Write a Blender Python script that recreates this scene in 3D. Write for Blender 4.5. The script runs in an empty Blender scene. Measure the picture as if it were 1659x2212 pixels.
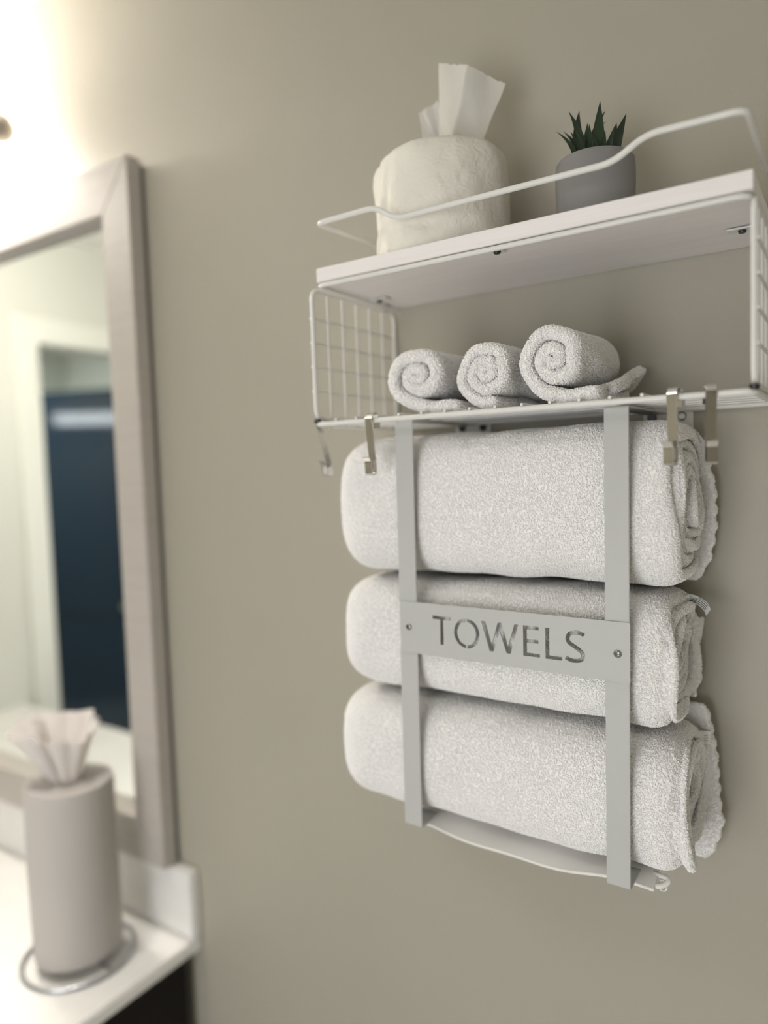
import bpy, bmesh, math, random
import numpy as np
from mathutils import Vector, Matrix

SC = bpy.context.scene
COL = SC.collection
random.seed(7)
rng = np.random.default_rng(7)
PI = math.pi

# ------------------------------------------------------------------ camera
cam_d = bpy.data.cameras.new('camera')
cam = bpy.data.objects.new('camera', cam_d)
COL.objects.link(cam)
CR = ((0.8339354, 0.5508753, -0.0329862),      # image right
      (0.0072068, -0.0706384, -0.9974760),     # image down
      (-0.5518150, 0.8315928, -0.0628779))     # forward
M = Matrix.Identity(4)
for r in range(3):
    M[r][0] = CR[0][r]
    M[r][1] = -CR[1][r]
    M[r][2] = -CR[2][r]
M[0][3], M[1][3], M[2][3] = 0.47268, -0.75718, -0.04942
cam.matrix_world = M
cam_d.sensor_fit = 'HORIZONTAL'
cam_d.sensor_width = 36.0
cam_d.lens = 1549.13 / 1659.0 * 36.0
cam_d.clip_start = 0.01
cam_d.dof.use_dof = True
cam_d.dof.focus_distance = 0.632
cam_d.dof.aperture_fstop = 2.1
SC.camera = cam

# ------------------------------------------------------------------ light and exposure
w = bpy.data.worlds.new('world'); SC.world = w; w.use_nodes = True
w.node_tree.nodes['Background'].inputs[0].default_value = (0.9, 0.95, 1.0, 1)
w.node_tree.nodes['Background'].inputs[1].default_value = 0.0
SC.view_settings.view_transform = 'Standard'
SC.view_settings.look = 'None'
SC.view_settings.gamma = 1.0
SC.view_settings.exposure = 0.0
try: SC.view_settings.use_curve_mapping = False
except Exception: pass

def area(name, loc, rot, sx, sy, power, col):
    l = bpy.data.lights.new(name, 'AREA'); l.shape = 'RECTANGLE'; l.size = sx; l.size_y = sy
    l.energy = power; l.color = col
    o = bpy.data.objects.new(name, l); o.location = loc; o.rotation_euler = rot; COL.objects.link(o)
    return o
# flush ceiling lamp of the bathroom, and unseen fills added behind the camera, over the worktop and in the hall
area('ceiling_lamp_light', (-0.55, -1.15, 0.752), (0, 0, 0), 0.34, 0.34, 2.8, (1.0, 0.95, 0.88))
area('frontal_fill_light', (0.10, -1.92, -0.55), (PI/2, 0, 0), 0.8, 1.2, 14.5, (0.98, 0.98, 1.0))  # added frontal fill, set in front of the made-up window
dl = area('worktop_fill_light', (-0.52, -0.40, 0.752), (0, 0, 0), 0.10, 0.10, 0.7, (1.0, 0.95, 0.88)); dl.data.spread = 0.75  # narrow fill added to brighten the worktop
area('hall_fill_light', (-3.0, -0.75, 0.75), (0, 0, 0), 0.5, 0.5, 22.0, (0.95, 1.0, 0.96))  # fill added to brighten the hall wall seen in the mirror

# ------------------------------------------------------------------ materials
MATS = {}
def mat(name, col, rough=0.6, metal=0.0, spec=0.5, sheen=0.0, emis=None, estr=0.0, bump=None, var=None, coat=0.0):
    if name in MATS: return MATS[name]
    m = bpy.data.materials.new(name); m.use_nodes = True
    nt = m.node_tree; b = nt.nodes['Principled BSDF']
    b.inputs['Base Color'].default_value = (*col, 1)
    b.inputs['Roughness'].default_value = rough
    b.inputs['Metallic'].default_value = metal
    b.inputs['Specular IOR Level'].default_value = spec
    b.inputs['Sheen Weight'].default_value = sheen
    b.inputs['Coat Weight'].default_value = coat
    if emis:
        b.inputs['Emission Color'].default_value = (*emis, 1)
        b.inputs['Emission Strength'].default_value = estr
    tc = nt.nodes.new('ShaderNodeTexCoord')
    if var:      # (scale, amount) : fine mottling of the base colour
        n = nt.nodes.new('ShaderNodeTexNoise'); n.inputs['Scale'].default_value = var[0]; n.inputs['Detail'].default_value = 5
        mp = nt.nodes.new('ShaderNodeMapping')
        mp.inputs['Scale'].default_value = var[2] if len(var) > 2 else (1, 1, 1)
        nt.links.new(tc.outputs['Object'], mp.inputs['Vector']); nt.links.new(mp.outputs['Vector'], n.inputs['Vector'])
        cr = nt.nodes.new('ShaderNodeValToRGB')
        a = var[1]
        cr.color_ramp.elements[0].position = 0.3; cr.color_ramp.elements[1].position = 0.7
        cr.color_ramp.elements[0].color = (*[c*(1-a) for c in col], 1)
        cr.color_ramp.elements[1].color = (*[min(1, c*(1+a)) for c in col], 1)
        nt.links.new(n.outputs['Fac'], cr.inputs['Fac']); nt.links.new(cr.outputs['Color'], b.inputs['Base Color'])
    if bump:     # (scale, strength, distance)
        n2 = nt.nodes.new('ShaderNodeTexNoise'); n2.inputs['Scale'].default_value = bump[0]; n2.inputs['Detail'].default_value = 4
        nt.links.new(tc.outputs['Object'], n2.inputs['Vector'])
        bp = nt.nodes.new('ShaderNodeBump'); bp.inputs['Strength'].default_value = bump[1]; bp.inputs['Distance'].default_value = bump[2]
        nt.links.new(n2.outputs['Fac'], bp.inputs['Height']); nt.links.new(bp.outputs['Normal'], b.inputs['Normal'])
    MATS[name] = m
    return m

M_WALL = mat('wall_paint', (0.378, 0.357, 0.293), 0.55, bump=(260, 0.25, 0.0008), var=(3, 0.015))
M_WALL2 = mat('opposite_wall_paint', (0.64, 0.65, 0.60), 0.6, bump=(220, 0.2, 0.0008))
M_CEIL = mat('ceiling_paint', (0.8, 0.79, 0.76), 0.8, bump=(120, 0.3, 0.001))
M_FLOOR = mat('floor_tile', (0.74, 0.72, 0.69), 0.4, var=(6, 0.15))
M_TRIM = mat('white_trim', (0.74, 0.75, 0.70), 0.4)
M_POWDER = mat('white_powder_coat', (0.73, 0.725, 0.70), 0.42, bump=(900, 0.12, 0.0003))
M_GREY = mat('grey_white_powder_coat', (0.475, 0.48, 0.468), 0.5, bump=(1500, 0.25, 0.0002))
M_BOARD = mat('whitewashed_board', (0.84, 0.805, 0.80), 0.55, bump=(400, 0.2, 0.0003), var=(24, 0.025, (0.6, 5, 18)))
M_STEEL = mat('polished_steel', (0.66, 0.645, 0.62), 0.12, 1.0)
M_CHROME = mat('chrome', (0.50, 0.51, 0.53), 0.28, 1.0)
M_BLACK = mat('black_screw', (0.012, 0.012, 0.014), 0.35)
M_SCREW = mat('screw_steel', (0.32, 0.31, 0.28), 0.25, 1.0)
M_TERRY = mat('terry_cotton', (0.95, 0.935, 0.92), 0.85, sheen=0.35, bump=(1400, 0.5, 0.001))
M_LOOP = mat('terry_loop', (0.975, 0.965, 0.95), 0.6, spec=0.4, sheen=0.2)
M_WASH = mat('washcloth_cotton', (0.93, 0.91, 0.89), 0.85, sheen=0.3, bump=(1400, 0.5, 0.001))
M_HEM = mat('woven_hem', (0.83, 0.81, 0.78), 0.8, bump=(2500, 0.4, 0.0005))
M_POT = mat('grey_cement', (0.235, 0.232, 0.228), 0.75, bump=(300, 0.2, 0.0005), var=(40, 0.04))
M_LEAF = mat('aloe_leaf', (0.012, 0.030, 0.011), 0.42, var=(30, 0.45))
M_LEAFTIP = mat('aloe_leaf_dark', (0.016, 0.014, 0.013), 0.45, var=(60, 0.4))
M_SOIL = mat('dark_soil', (0.03, 0.022, 0.016), 0.9, bump=(300, 0.8, 0.002))
M_FRAME = mat('pale_grey_frame', (0.44, 0.41, 0.375), 0.45, var=(8, 0.04, (1, 1, 12)))
M_GAPSHADE = mat('backing_gap_shade', (0.16, 0.15, 0.135), 0.7)  # dark tone paints in the shadow gap behind the mirror frame
M_QUARTZ = mat('white_quartz', (0.80, 0.79, 0.77), 0.22, var=(30, 0.03))
M_CAB = mat('espresso_cabinet', (0.005, 0.003, 0.003), 0.5, spec=0.2)
M_NAVY = mat('navy_door_paint', (0.011, 0.024, 0.042), 0.07)
M_NICKEL = mat('brushed_nickel', (0.50, 0.46, 0.42), 0.32, 1.0)
M_SHADEDPAPER = mat('shaded_paper_towel', (0.46, 0.435, 0.41), 0.9, bump=(350, 0.35, 0.0012))  # white paper greyed: the shade on the roll is put into its colour
M_GLOBE = mat('frosted_globe', (0.9, 0.88, 0.84), 0.4, emis=(1.0, 0.93, 0.84), estr=98.0)
M_HALLLAMP = mat('hall_lamp_diffuser', (0.9, 0.9, 0.9), 0.4, emis=(0.93, 0.97, 1.0), estr=14.0)
M_CEILLAMP = mat('ceiling_lamp_glass', (0.9, 0.9, 0.88), 0.4, emis=(1.0, 0.92, 0.82), estr=1.5)
M_TAGINK = mat('tag_ink', (0.10, 0.10, 0.10), 0.7)
M_TAG = mat('satin_tag', (0.78, 0.78, 0.76), 0.4)

def tissue_mat(name, col, trans, bs=0.45, bd=0.0022):
    m = bpy.data.materials.new(name); m.use_nodes = True; nt = m.node_tree
    for n in list(nt.nodes):
        if n.type != 'OUTPUT_MATERIAL': nt.nodes.remove(n)
    out = nt.nodes['Material Output']
    d = nt.nodes.new('ShaderNodeBsdfDiffuse'); t = nt.nodes.new('ShaderNodeBsdfTranslucent'); mx = nt.nodes.new('ShaderNodeMixShader')
    d.inputs[0].default_value = (*col, 1); t.inputs[0].default_value = (*col, 1); mx.inputs[0].default_value = trans
    tc = nt.nodes.new('ShaderNodeTexCoord')
    v = nt.nodes.new('ShaderNodeTexVoronoi'); v.feature = 'SMOOTH_F1'; v.inputs['Scale'].default_value = 75
    n2 = nt.nodes.new('ShaderNodeTexNoise'); n2.inputs['Scale'].default_value = 90; n2.inputs['Detail'].default_value = 5; n2.inputs['Distortion'].default_value = 1.4
    nt.links.new(tc.outputs['Object'], v.inputs['Vector']); nt.links.new(tc.outputs['Object'], n2.inputs['Vector'])
    ad = nt.nodes.new('ShaderNodeMath'); ad.operation = 'ADD'
    nt.links.new(v.outputs['Distance'], ad.inputs[0]); nt.links.new(n2.outputs['Fac'], ad.inputs[1])
    bp = nt.nodes.new('ShaderNodeBump'); bp.inputs['Strength'].default_value = bs; bp.inputs['Distance'].default_value = bd
    nt.links.new(ad.outputs[0], bp.inputs['Height'])
    for s in (d, t): nt.links.new(bp.outputs['Normal'], s.inputs['Normal'])
    nt.links.new(d.outputs[0], mx.inputs[1]); nt.links.new(t.outputs[0], mx.inputs[2]); nt.links.new(mx.outputs[0], out.inputs[0])
    MATS[name] = m
    return m
M_TISSUE = tissue_mat('thin_tissue', (0.84, 0.83, 0.79), 0.45)
M_WRAP = tissue_mat('embossed_tissue', (0.76, 0.735, 0.665), 0.0, 0.55, 0.0024)
M_PAPERTHIN = tissue_mat('thin_paper_towel', (0.82, 0.79, 0.77), 0.35)

m = bpy.data.materials.new('mirror_glass'); m.use_nodes = True
b = m.node_tree.nodes['Principled BSDF']
b.inputs['Base Color'].default_value = (0.90, 0.93, 0.91, 1); b.inputs['Metallic'].default_value = 1; b.inputs['Roughness'].default_value = 0.0
M_MIRROR = m

# ------------------------------------------------------------------ mesh helpers
def link(name, me, mt, parent=None, smooth=False, sharp=None):
    o = bpy.data.objects.new(name, me); COL.objects.link(o)
    if mt is not None: me.materials.append(mt)
    if smooth:
        me.polygons.foreach_set('use_smooth', [True]*len(me.polygons))
        if sharp: 
            try: me.set_sharp_from_angle(angle=sharp)
            except Exception: pass
    if parent is not None: o.parent = parent
    return o
def mesh(name, vs, fs, mt, parent=None, smooth=False, sharp=None):
    me = bpy.data.meshes.new(name); me.from_pydata([tuple(v) for v in vs], [], [tuple(f) for f in fs]); me.update()
    return link(name, me, mt, parent, smooth, sharp)
def bmobj(name, bm, mt, parent=None, smooth=False, sharp=None):
    me = bpy.data.meshes.new(name); bm.to_mesh(me); bm.free(); me.update()
    return link(name, me, mt, parent, smooth, sharp)
def add_box(bm, lo, hi, bev=0.0, seg=2, rot=None):
    vs = [bm.verts.new((x, y, z)) for z in (lo[2], hi[2]) for y in (lo[1], hi[1]) for x in (lo[0], hi[0])]
    fs = [bm.faces.new([vs[i] for i in f]) for f in ((0,2,3,1),(4,5,7,6),(0,1,5,4),(2,6,7,3),(0,4,6,2),(1,3,7,5))]
    if bev:
        es = list({e for f in fs for e in f.edges})
        bmesh.ops.bevel(bm, geom=es, offset=bev, segments=seg, affect='EDGES', clamp_overlap=True)
def box(name, lo, hi, mt, parent=None, bev=0.0, seg=2):
    bm = bmesh.new(); add_box(bm, lo, hi, bev, seg)
    return bmobj(name, bm, mt, parent, smooth=bev > 0, sharp=0.6)
def round_path(pts, r, n=6, closed=False):
    P = [Vector(p) for p in pts]; N = len(P); out = []
    for i in range(N):
        if not closed and i in (0, N-1): out.append(P[i]); continue
        a, b_, c = P[i-1], P[i], P[(i+1) % N]
        d1 = (a-b_); d2 = (c-b_); rr = min(r, d1.length*0.49, d2.length*0.49)
        p0 = b_ + d1.normalized()*rr; p1 = b_ + d2.normalized()*rr
        for k in range(n+1):
            t = k/n; out.append(p0*(1-t)**2 + b_*2*t*(1-t) + p1*t*t)
    return out
def add_tube(bm, pts, r, n=10, closed=False, cap=True):
    P = [Vector(p) for p in pts]; N = len(P); rings = []
    up = None
    for i in range(N):
        if closed: t = (P[(i+1) % N]-P[i-1])
        else: t = (P[min(i+1, N-1)]-P[max(i-1, 0)])
        t.normalize()
        if up is None:
            up = Vector((0, 0, 1)) if abs(t.z) < 0.9 else Vector((1, 0, 0))
            up = (up - t*up.dot(t)).normalized()
        else:
            up = (up - t*up.dot(t)); up.normalize()
        s = t.cross(up)
        rr = r[i] if hasattr(r, '__len__') else r
        rings.append([bm.verts.new(P[i] + (up*math.cos(2*PI*k/n) + s*math.sin(2*PI*k/n))*rr) for k in range(n)])
    for i in range(N if closed else N-1):
        a, b_ = rings[i], rings[(i+1) % N]
        for k in range(n): bm.faces.new((a[k], a[(k+1) % n], b_[(k+1) % n], b_[k]))
    if cap and not closed:
        bm.faces.new(rings[0][::-1]); bm.faces.new(rings[-1])
def tube(name, pts, r, mt, parent=None, n=10, closed=False):
    bm = bmesh.new(); add_tube(bm, pts, r, n, closed)
    bmesh.ops.recalc_face_normals(bm, faces=bm.faces)
    return bmobj(name, bm, mt, parent, smooth=True, sharp=1.0)
def add_strip(bm, path, wdir, width, thick):
    """flat strip of constant width following a path (list of Vector), thickness normal to the path"""
    P = [Vector(p) for p in path]; W = Vector(wdir).normalized(); N = len(P); R = []
    for i in range(N):
        t = (P[min(i+1, N-1)]-P[max(i-1, 0)]).normalized(); nn = t.cross(W).normalized()
        h = W*width/2; k = nn*thick/2
        R.append([bm.verts.new(q) for q in (P[i]-h-k, P[i]+h-k, P[i]+h+k, P[i]-h+k)])
    for i in range(N-1):
        for k in range(4): bm.faces.new((R[i][k], R[i][(k+1) % 4], R[i+1][(k+1) % 4], R[i+1][k]))
    bm.faces.new(R[0][::-1]); bm.faces.new(R[-1])
    bmesh.ops.recalc_face_normals(bm, faces=bm.faces)
def bevel_all(bm, off, seg=1, ang=0.6):
    es = [e for e in bm.edges if len(e.link_faces) == 2 and e.calc_face_angle(0) > ang]
    bmesh.ops.bevel(bm, geom=es, offset=off, segments=seg, affect='EDGES', clamp_overlap=True)
def lathe(name, prof, c, mt, parent=None, n=64, axis='z', disp=None, sharp=0.7):
    vs, fs = [], []
    for (r, h) in prof:
        for k in range(n):
            a = 2*PI*k/n; rr = r + (disp(a, h, r) if disp else 0)
            p = (rr*math.cos(a), rr*math.sin(a), h)
            if axis == 'y': p = (p[0], h, p[1])
            if axis == 'x': p = (h, p[0], p[1])
            vs.append((c[0]+p[0], c[1]+p[1], c[2]+p[2]))
    L = len(prof)
    for i in range(L-1):
        for k in range(n): fs.append((i*n+k, i*n+(k+1) % n, (i+1)*n+(k+1) % n, (i+1)*n+k))
    if prof[0][0] > 1e-5: fs.append(tuple(range(n))[::-1])
    if prof[-1][0] > 1e-5: fs.append(tuple((L-1)*n+k for k in range(n)))
    o = mesh(name, vs, fs, mt, parent, True)
    bm = bmesh.new(); bm.from_mesh(o.data); bmesh.ops.remove_doubles(bm, verts=bm.verts, dist=1e-6)
    bmesh.ops.recalc_face_normals(bm, faces=bm.faces); bm.to_mesh(o.data); bm.free()
    try: o.data.set_sharp_from_angle(angle=sharp)
    except Exception: pass
    return o
def thing(name, label, cat, loc=(0, 0, 0), group=None):
    o = bpy.data.objects.new(name, None); o.empty_display_size = 0.02; COL.objects.link(o)
    o.location = loc; o['label'] = label; o['category'] = cat
    if group: o['group'] = group
    return o
def tag(o, label, cat, group=None):
    o['label'] = label; o['category'] = cat
    if group: o['group'] = group
    return o
def struct(o): o['kind'] = 'structure'; return o
def reparent(root):
    """children were built in world coordinates under an empty that stands at its base"""
    for ch in root.children:
        ch.matrix_parent_inverse = Matrix.Translation(-root.location)
# ------------------------------------------------------------------ the room
CEIL, FLOOR = 0.773, -1.667
XL, XR, YF = -1.85, 1.32, -1.95
struct(box('wall_back', (-3.75, 0.0, FLOOR), (XR+.1, 0.1, CEIL), M_WALL))
struct(box('wall_right', (XR, YF-.1, FLOOR), (XR+.1, 0.0, CEIL), mat('bounce_wall_paint', (0.60, 0.58, 0.52), 0.6, bump=(220, 0.2, 0.0008))))  # paint lightened beyond the room's greige to bounce light onto the towel ends
struct(box('wall_front', (XL, YF-.1, FLOOR), (XR, YF, CEIL), M_WALL))
struct(box('floor', (-3.75, YF-.1, FLOOR-.05), (XR+.1, 0.1, FLOOR), M_FLOOR))
struct(box('ceiling', (-3.75, YF-.1, CEIL), (XR+.1, 0.1, CEIL+.05), M_CEIL))
wn = box('fill_window_1', (-.30, YF+.0005, -1.15), (.50, YF+.012, .05), mat('fill_pane', (.8, .85, .9), .5, emis=(.93, .97, 1.0), estr=0.6))  # window added out of view as a body for the frontal fill
struct(wn)
for a_, b_ in (((-.37, -1.22), (-.30, .12)), ((.50, -1.22), (.57, .12)), ((-.30, .05), (.50, .12)), ((-.30, -1.22), (.50, -1.15))):
    box('fill_window_frame', (a_[0], YF+.0005, a_[1]), (b_[0], YF+.03, b_[1]), M_TRIM, wn, .002)
# left wall with the doorway (opening from y=-0.67 to -1.47, head at 0.405)
OY0, OY1, OZ = -0.67, -1.47, 0.405
bm = bmesh.new()
add_box(bm, (XL-.11, OY0, FLOOR), (XL, 0.0, CEIL))
add_box(bm, (XL-.11, YF, FLOOR), (XL, OY1, CEIL))
add_box(bm, (XL-.11, OY1, OZ), (XL, OY0, CEIL))
struct(bmobj('wall_left', bm, M_WALL2))
bm = bmesh.new()
for xa, xb in ((XL, XL+.014), (XL-.124, XL-.11)):
    add_box(bm, (xa, OY0, FLOOR), (xb, OY0+.085, OZ+.085), 0.003, 1)
    add_box(bm, (xa, OY1-.085, FLOOR), (xb, OY1, OZ+.085), 0.003, 1)
    add_box(bm, (xa, OY1, OZ), (xb, OY0, OZ+.085), 0.003, 1)
struct(bmobj('trim_1', bm, M_TRIM, smooth=True, sharp=0.6))
# hall beyond
struct(box('wall_hall_far', (-3.75, YF-.1, FLOOR), (-3.65, 0.0, CEIL), M_WALL2))
struct(box('wall_hall_end', (-3.65, YF-.1, FLOOR), (XL, YF, CEIL), M_WALL2))
# navy door standing ajar in the hall
dth = math.atan2(-0.351, 0.936)
door = bpy.data.objects.new('door_1', None); COL.objects.link(door); door['kind'] = 'structure'
door.location = (-3.265, -1.335, FLOOR+.01); door.rotation_euler = (0, 0, dth)
DW, DH = 0.80, 0.40-FLOOR-.02
bm = bmesh.new(); add_box(bm, (0, -.02, 0), (DW, .012, DH), 0.001, 1)
bmobj('door_leaf', bm, M_NAVY, door)
def rail(x0, x1, z0, z1):
    bm = bmesh.new(); add_box(bm, (x0, .0121, z0), (x1, .020, z1), 0.003, 2); bmobj('door_stile', bm, M_NAVY, door, True, 0.6)
rail(0, .13, 0, DH); rail(DW-.13, DW, 0, DH); rail(.13, DW-.13, DH-.14, DH); rail(.13, DW-.13, 0, .22); rail(.13, DW-.13, .88, 1.05)
lathe('door_handle', [(0.0, .020), (.030, .020), (.030, .026), (.012, .030), (.010, .055), (.024, .062), (.028, .075), (.022, .088), (0, .092)],
      (.70, 0, .95), M_NICKEL, door, 28, 'y')

# ------------------------------------------------------------------ vanity
CT, CXR = -0.797, -0.410
VD = 0.545
ct = box('countertop', (XL+.002, -VD, CT-.022), (CXR, -.001, CT), M_QUARTZ, None, 0.0025)
tag(ct, 'white quartz vanity worktop running out of the picture at lower left', 'countertop')
sp = box('backsplash', (XL+.002, -.020, CT+.0003), (CXR, -.001, -0.686), M_QUARTZ, ct, 0.002)
va = thing('vanity_cabinet', 'near-black vanity cabinet under the white worktop', 'cabinet', (-1.1, -.28, FLOOR))
box('cabinet_body', (XL+.004, -VD+.03, FLOOR+.09), (-.428, -.022, CT-.0225), M_CAB, va)
box('toe_kick', (XL+.02, -VD+.09, FLOOR), (-.44, -.03, FLOOR+.0905), M_CAB, va)
for i in range(3):
    x0 = XL+.01+i*.472
    d_ = box('cabinet_door', (x0, -VD+.011, FLOOR+.10), (x0+.464, -VD+.030, CT-.035), M_CAB, va, 0.002)
    tube('door_pull', round_path([(x0+.42, -VD+.011, CT-.10), (x0+.42, -VD-.015, CT-.10), (x0+.42, -VD-.015, CT-.20), (x0+.42, -VD+.011, CT-.20)], .01, 4), .004, M_NICKEL, d_)
reparent(va)
for d_ in va.children:
    pass

# ------------------------------------------------------------------ mirror
MX1, MZ1, MX0, MZ0 = -0.4530, 0.4345, -1.46, -0.6845
IX1, IZ1, IX0, IZ0 = -0.5195, 0.3592, MX0+.067, -0.6148
mr = thing('vanity_mirror', 'large mirror in a pale greige wooden frame above the worktop', 'mirror', ((MX0+MX1)/2, 0, MZ0))
def frame_member(q, name='frame_rail'):
    # q: quad outline (x,z) mitred; profile: outer thick, inner lip stepped down
    bm = bmesh.new()
    a = [bm.verts.new((x, -.0340, z)) for x, z in q]; c = [bm.verts.new((x, -.0085, z)) for x, z in q]
    bm.faces.new(a); bm.faces.new(c[::-1])
    for i in range(4): bm.faces.new((a[i], c[i], c[(i+1) % 4], a[(i+1) % 4]))
    bmesh.ops.recalc_face_normals(bm, faces=bm.faces)
    bevel_all(bm, 0.0012, 2)
    return bmobj(name, bm, M_FRAME, mr, True, 0.7)
frame_member([(MX0, MZ1), (MX1, MZ1), (IX1, IZ1), (IX0, IZ1)])
frame_member([(MX1, MZ1), (MX1, MZ0), (IX1, IZ0), (IX1, IZ1)], 'frame_stile')
frame_member([(MX1, MZ0), (MX0, MZ0), (IX0, IZ0), (IX1, IZ0)])
frame_member([(MX0, MZ0), (MX0, MZ1), (IX0, IZ1), (IX0, IZ0)], 'frame_stile')
box('mirror_backing', (MX0+.01, -.0085, MZ0+.003), (MX1-.004, -.0005, MZ1-.006), M_GAPSHADE, mr)
mesh('mirror_pane', [(IX0-.004, -.0095, IZ0-.004), (IX1+.004, -.0095, IZ0-.004), (IX1+.004, -.0095, IZ1+.004), (IX0-.004, -.0095, IZ1+.004)], [(0, 1, 2, 3)], M_MIRROR, mr)
reparent(mr)

# ------------------------------------------------------------------ vanity light (only its right end is in view)
vl = thing('vanity_light', 'brushed nickel vanity light bar glowing at the upper left edge', 'wall lamp', (-1.05, 0, .537))
box('wall_plate', (-1.17, -.022, .487), (-.95, -.0005, .587), M_NICKEL, vl, .006)
for x in (-1.13, -.99): tube('arm', [(x, -.02, .537), (x, -.07, .537)], .008, M_NICKEL, vl)
tube('light_bar', [(-1.41, -.07, .537), (-.730, -.07, .537)], .011, M_NICKEL, vl, 20)
lathe('bar_end_cap', [(0, 0), (.017, .001), (.024, .008), (.026, .018), (.022, .028), (.012, .035), (0, .038)], (-.746, -.07, .537), M_NICKEL, vl, 28, 'x')
for x in (-.875, -1.06, -1.245):
    lathe('glass_globe', [(0.0001, -.055), (.022, -.050), (.042, -.034), (.052, -.010), (.052, .010), (.042, .034), (.022, .050), (0.0001, .055)], (x, -.07, .537), M_GLOBE, vl, 28)
reparent(vl)
# ceiling lamp and hall lamp, the bodies that give the light
cl = lathe('ceiling_lamp', [(0, .7725), (.19, .7725), (.19, .758), (.17, .7545), (0.0, .7535)], (-.55, -1.15, 0), M_CEILLAMP, None, 40)
dlb = lathe('added_downlight', [(0, .7727), (.075, .7727), (.073, .768), (.055, .766), (0, .767)], (-.52, -.40, 0), M_CEILLAMP, None, 32)  # body added for the worktop fill
tag(dlb, 'small added downlight in the ceiling, unseen fill for the worktop', 'ceiling lamp')
tag(cl, 'round flush ceiling lamp of the bathroom behind the photographer', 'ceiling lamp')
hl = thing('hall_wall_lamp', 'long white tube lamp reflected as a pale streak in the navy door', 'wall lamp', (-3.12, -.01, .34))
box('lamp_body', (-3.36, -.14, .318), (-2.78, -.0005, .372), M_TRIM, hl, .004)
box('lamp_diffuser', (-3.355, -.21, .310), (-2.785, -.1405, .378), M_HALLLAMP, hl, .012)
reparent(hl)

# ------------------------------------------------------------------ wall shelf
SW, SD = 0.406, 0.162
BZ0, BZ1 = 0.1428, 0.1570
sh = thing('wall_shelf', 'white two-tier wire wall shelf with whitewashed top board', 'shelf', (.2, 0, .0))
bd = box('top_board', (.0035, -SD, BZ0), (.4075, -.0015, BZ1), M_BOARD, sh, 0.0008, 1)
# frame under the board
RW = .0024
zf = BZ0-.0037
tube('under_frame', round_path([(.004, -.003, zf), (.004, -SD+.0005, zf), (.405, -SD+.0005, zf), (.405, -.003, zf)], .010, 6), RW, M_POWDER, sh, 12)
# gallery rail
G = [(.0035, -.030, .2085), (.0052, -SD+.0012, .2023), (.0790, -SD, .2023), (.1030, -SD, .1862), (.3070, -SD, .1862), (.3335, -SD, .2010), (.4035, -SD, .1995), (.4030, -.030, .1985)]
g = round_path([G[0], G[1]] + [G[2], G[3], G[4], G[5]] + [G[6], G[7]], .011, 8)
tube('gallery_rail', g, .0026, M_POWDER, sh, 14)
for x, zt in ((.0022, .2085), (.4082, .1985)):
    s = 1 if x > .2 else -1
    bm = bmesh.new(); add_box(bm, (x-.0008, -.034, BZ0-.008), (x+.0008, -.020, zt), .0006, 1)
    tb = bmobj('rail_tab', bm, M_POWDER, sh, True, .6)
    lathe('screw', [(0, 0), (.0033, 0), (.0033, s*.0013), (.002, s*.0020), (0, s*.0020)], (x+s*.0008, -.027, BZ0+.006), M_BLACK, tb, 16, 'x')
    lathe('screw', [(0, 0), (.0033, 0), (.0033, s*.0013), (.002, s*.0020), (0, s*.0020)], (x+s*.0008, -.027, BZ0-.005), M_BLACK, tb, 16, 'x')
# tabs under the board with black screws
for (x, y) in ((.2007, -.1500), (.3890, -.0694), (.0150, -.0619)):
    lx, ly = (.012, .006) if abs(x-.2) > .1 else (.005, .010)
    bm = bmesh.new(); add_box(bm, (x-lx, y-ly, BZ0-.0028), (x+lx, y+ly, BZ0-.0013), .0006, 1)
    tb = bmobj('fixing_tab', bm, M_POWDER, sh, True, .6)
    lathe('screw', [(0, 0), (.0030, 0), (.0034, -.0007), (.0028, -.0022), (0, -.0025)], (x, y, BZ0-.0028), M_BLACK, tb, 16)
# side frames with their grids
for s, xs in ((-1, -.0035), (1, .4080)):
    sf = tube('side_frame', round_path([(xs, -SD, .0030), (xs, -SD, BZ0-.0055), (xs, -.004, BZ0-.0055), (xs, -.004, .0030)], .012, 6, True), RW, M_POWDER, sh, 12, True)
    for k in range(5):
        y = -SD+.0263*(k+1)
        tube('grid_wire', [(xs, y, .0030), (xs, y, BZ0-.0055)], .0014, M_POWDER, sf, 8)
    for z in (.0320, .0575, .0825, .1075):
        tube('grid_wire', [(xs+s*.0026, -SD-.001, z), (xs+s*.0026, -.003, z)], .0013, M_POWDER, sf, 8)
    for y in (-SD+.002, -.01):
        lathe('screw', [(0, 0), (.0030, 0), (.0036, .0010), (.0036, .0040), (0, .0040)], (xs, y, -.0015), M_BLACK, sf, 14)
# deck
df = tube('deck_frame', round_path([(-.0035, -SD, -.0028), (.4080, -SD, -.0028), (.4080, -.004, -.0028), (-.0035, -.004, -.0028)], .008, 6, True), .0026, M_POWDER, sh, 12, True)
for k in range(16):
    x = .0235+.02540*k
    if x > .403: break
    tube('grid_wire', [(x, -SD-.0022, .0008), (x, -SD+.004, .0012), (x, -.003, .0012)], .0014, M_POWDER, df, 8)
for k in range(5):
    y = -SD+.0263*(k+1)
    tube('grid_wire', [(-.0030, y, -.0016), (.4075, y, -.0016)], .0014, M_POWDER, df, 8)
reparent(sh)

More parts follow.
